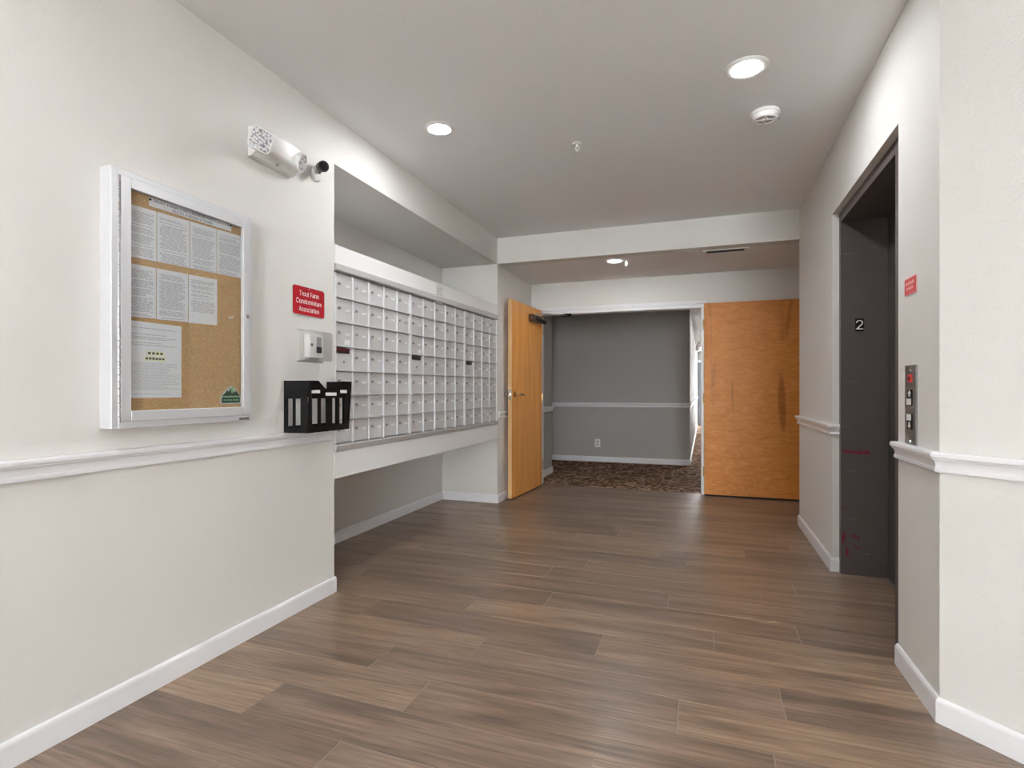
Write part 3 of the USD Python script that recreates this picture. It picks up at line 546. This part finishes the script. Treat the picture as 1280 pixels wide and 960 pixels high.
for y in (9.9, 12.6, 15.3): downlight(.35, y, HS, 'recessed ceiling light along the hallway', 'hall_lamp_lens', group='hallway ceiling lights')
t = thing('smoke_detector', 'round white smoke detector on the ceiling', 'smoke detector', (.309, 3.235, HC))
sx, sy = .309, 3.235
part(t, 'base', lathe((sx, sy, HC), (0, 0, -1), [(0, .072), (.012, .074), (.016, .070)], 36), 'white_plastic', 30)
part(t, 'body', lathe((sx, sy, HC), (0, 0, -1), [(.016, .066), (.036, .064), (.042, .058), (.042, .050), (.036, .046), (.036, .018), (.045, .014), (.046, .004)], 36), 'white_plastic', 30)
part(t, 'vane', [bx(sx - .050, sx + .050, sy - .006, sy + .006, HC - .0435, HC - .030, .002), bx(sx - .006, sx + .006, sy - .050, sy + .050, HC - .0435, HC - .030, .002)], 'white_plastic')
part(t, 'grille', lathe((sx, sy, HC), (0, 0, -1), [(.034, .046), (.037, .045), (.037, .020), (.034, .019)], 30), 'grey_plastic', 30, label='grey sensing grille')
part(t, 'indicator', lathe((sx + .062, sy + .024, HC - .028), (1, .4, -.3), [(0, .005), (.008, .004)], 10), 'dark_plastic')
def sprinkler(x, y, z, label):
    t = thing('fire_sprinkler', label, 'sprinkler', (x, y, z))
    part(t, 'escutcheon', lathe((x, y, z), (0, 0, -1), [(0, .030), (.003, .030), (.008, .022), (.010, .012)], 24), 'white_plastic', 30)
    part(t, 'frame', [cyl((x, y, z - .008), (x, y, z - .022), .008, 12)] + tube([(x - .006, y, z - .02), (x - .012, y, z - .034), (x, y, z - .052)], .0028, 8) + tube([(x + .006, y, z - .02), (x + .012, y, z - .034), (x, y, z - .052)], .0028, 8), 'white_plastic', 30)
    part(t, 'bulb', cyl((x, y, z - .022), (x, y, z - .048), .0045, 10), 'grey_plastic', 30)
    part(t, 'deflector', lathe((x, y, z - .052), (0, 0, -1), [(0, .014), (.002, .014)], 16), 'white_plastic')
sprinkler(-.725, 3.262, HC, 'white fire sprinkler in the middle of the lobby ceiling')
sprinkler(-.70, 5.30, HS, 'white fire sprinkler in the lower ceiling beside the recessed light')
t = thing('air_vent', 'slim white air vent with dark louvres in the lower ceiling', 'air vent', (.175, 5.22, HS))
vy0, vy1 = 5.152, 5.292
part(t, 'frame', [bx(-.012, .365, vy0, vy0 + .022, HS - .006, HS, .002), bx(-.012, .365, vy1 - .022, vy1, HS - .006, HS, .002), bx(-.012, .02, vy0 + .022, vy1 - .022, HS - .006, HS, .002), bx(.333, .365, vy0 + .022, vy1 - .022, HS - .006, HS, .002)], 'white_plastic')
part(t, 'duct_shade', bx(.02, .333, vy0 + .022, vy1 - .022, HS - .001, HS - .0002), 'shade_black', label='black sheet painted for the shade in the opening')  # flat black sheet stands in for the shade inside the vent
for i in range(14):
    x = .032 + i * .0222
    part(t, 'louvre', hull([(x + o, y, z) for y in (vy0 + .022, vy1 - .022) for o, z in ((0, HS - .005), (.0015, HS - .005), (.004, HS - .001), (.0055, HS - .001))]), 'dark_plastic')

# ---------------------------------------------------------------- hallway fittings
t = thing('wall_outlet', 'white electrical outlet low on the mid-grey hallway wall', 'outlet', (-1.55, YF, .30))
part(t, 'plate', on_plane(rrect(.082, .125, .006), .006, (-1.555, YF, .295), *FRONT), 'white_plastic')
for z in (.318, .272): part(t, 'socket', on_plane(rrect(.034, .028, .01), .002, (-1.555, YF - .006, z), *FRONT), 'grey_plastic', label='grey socket face')
single('corner_guard', 'thin clear plastic guard on the lower corner of the mid-grey hallway wall', 'corner guard', [bx(XH - .022, XH + .002, YF - .0025, YF, .092, .846), bx(XH, XH + .0025, YF - .002, YF + .022, .092, .846)], 'grey_plastic')
t = thing('hall_emergency_light', 'white emergency light far down the hallway wall', 'emergency light', (XH, 15., 2.1))
part(t, 'housing', bx(XH, XH + .09, 14.85, 15.15, 2.13, 2.27, .02), 'white_plastic')
for y in (14.80, 15.20): part(t, 'lamp_head', lathe((XH + .06, y, 2.30), (.7, -.6, -.3), [(0, .04), (.05, .07), (.055, .06)]), 'white_plastic', 30)
t = thing('door_4', 'blue-grey door with white frame at the far end of the hallway', 'door', (-.02, YE, 0), kind=S)
part(t, 'panel', bx(-.17, .10, YE - .04, YE - .001, .01, 1.98, .003), 'door_blue_grey')
part(t, 'frame', bx(-.195, .14, YE - .05, YE - .001, 1.985, 2.06, .003), 'white_trim')
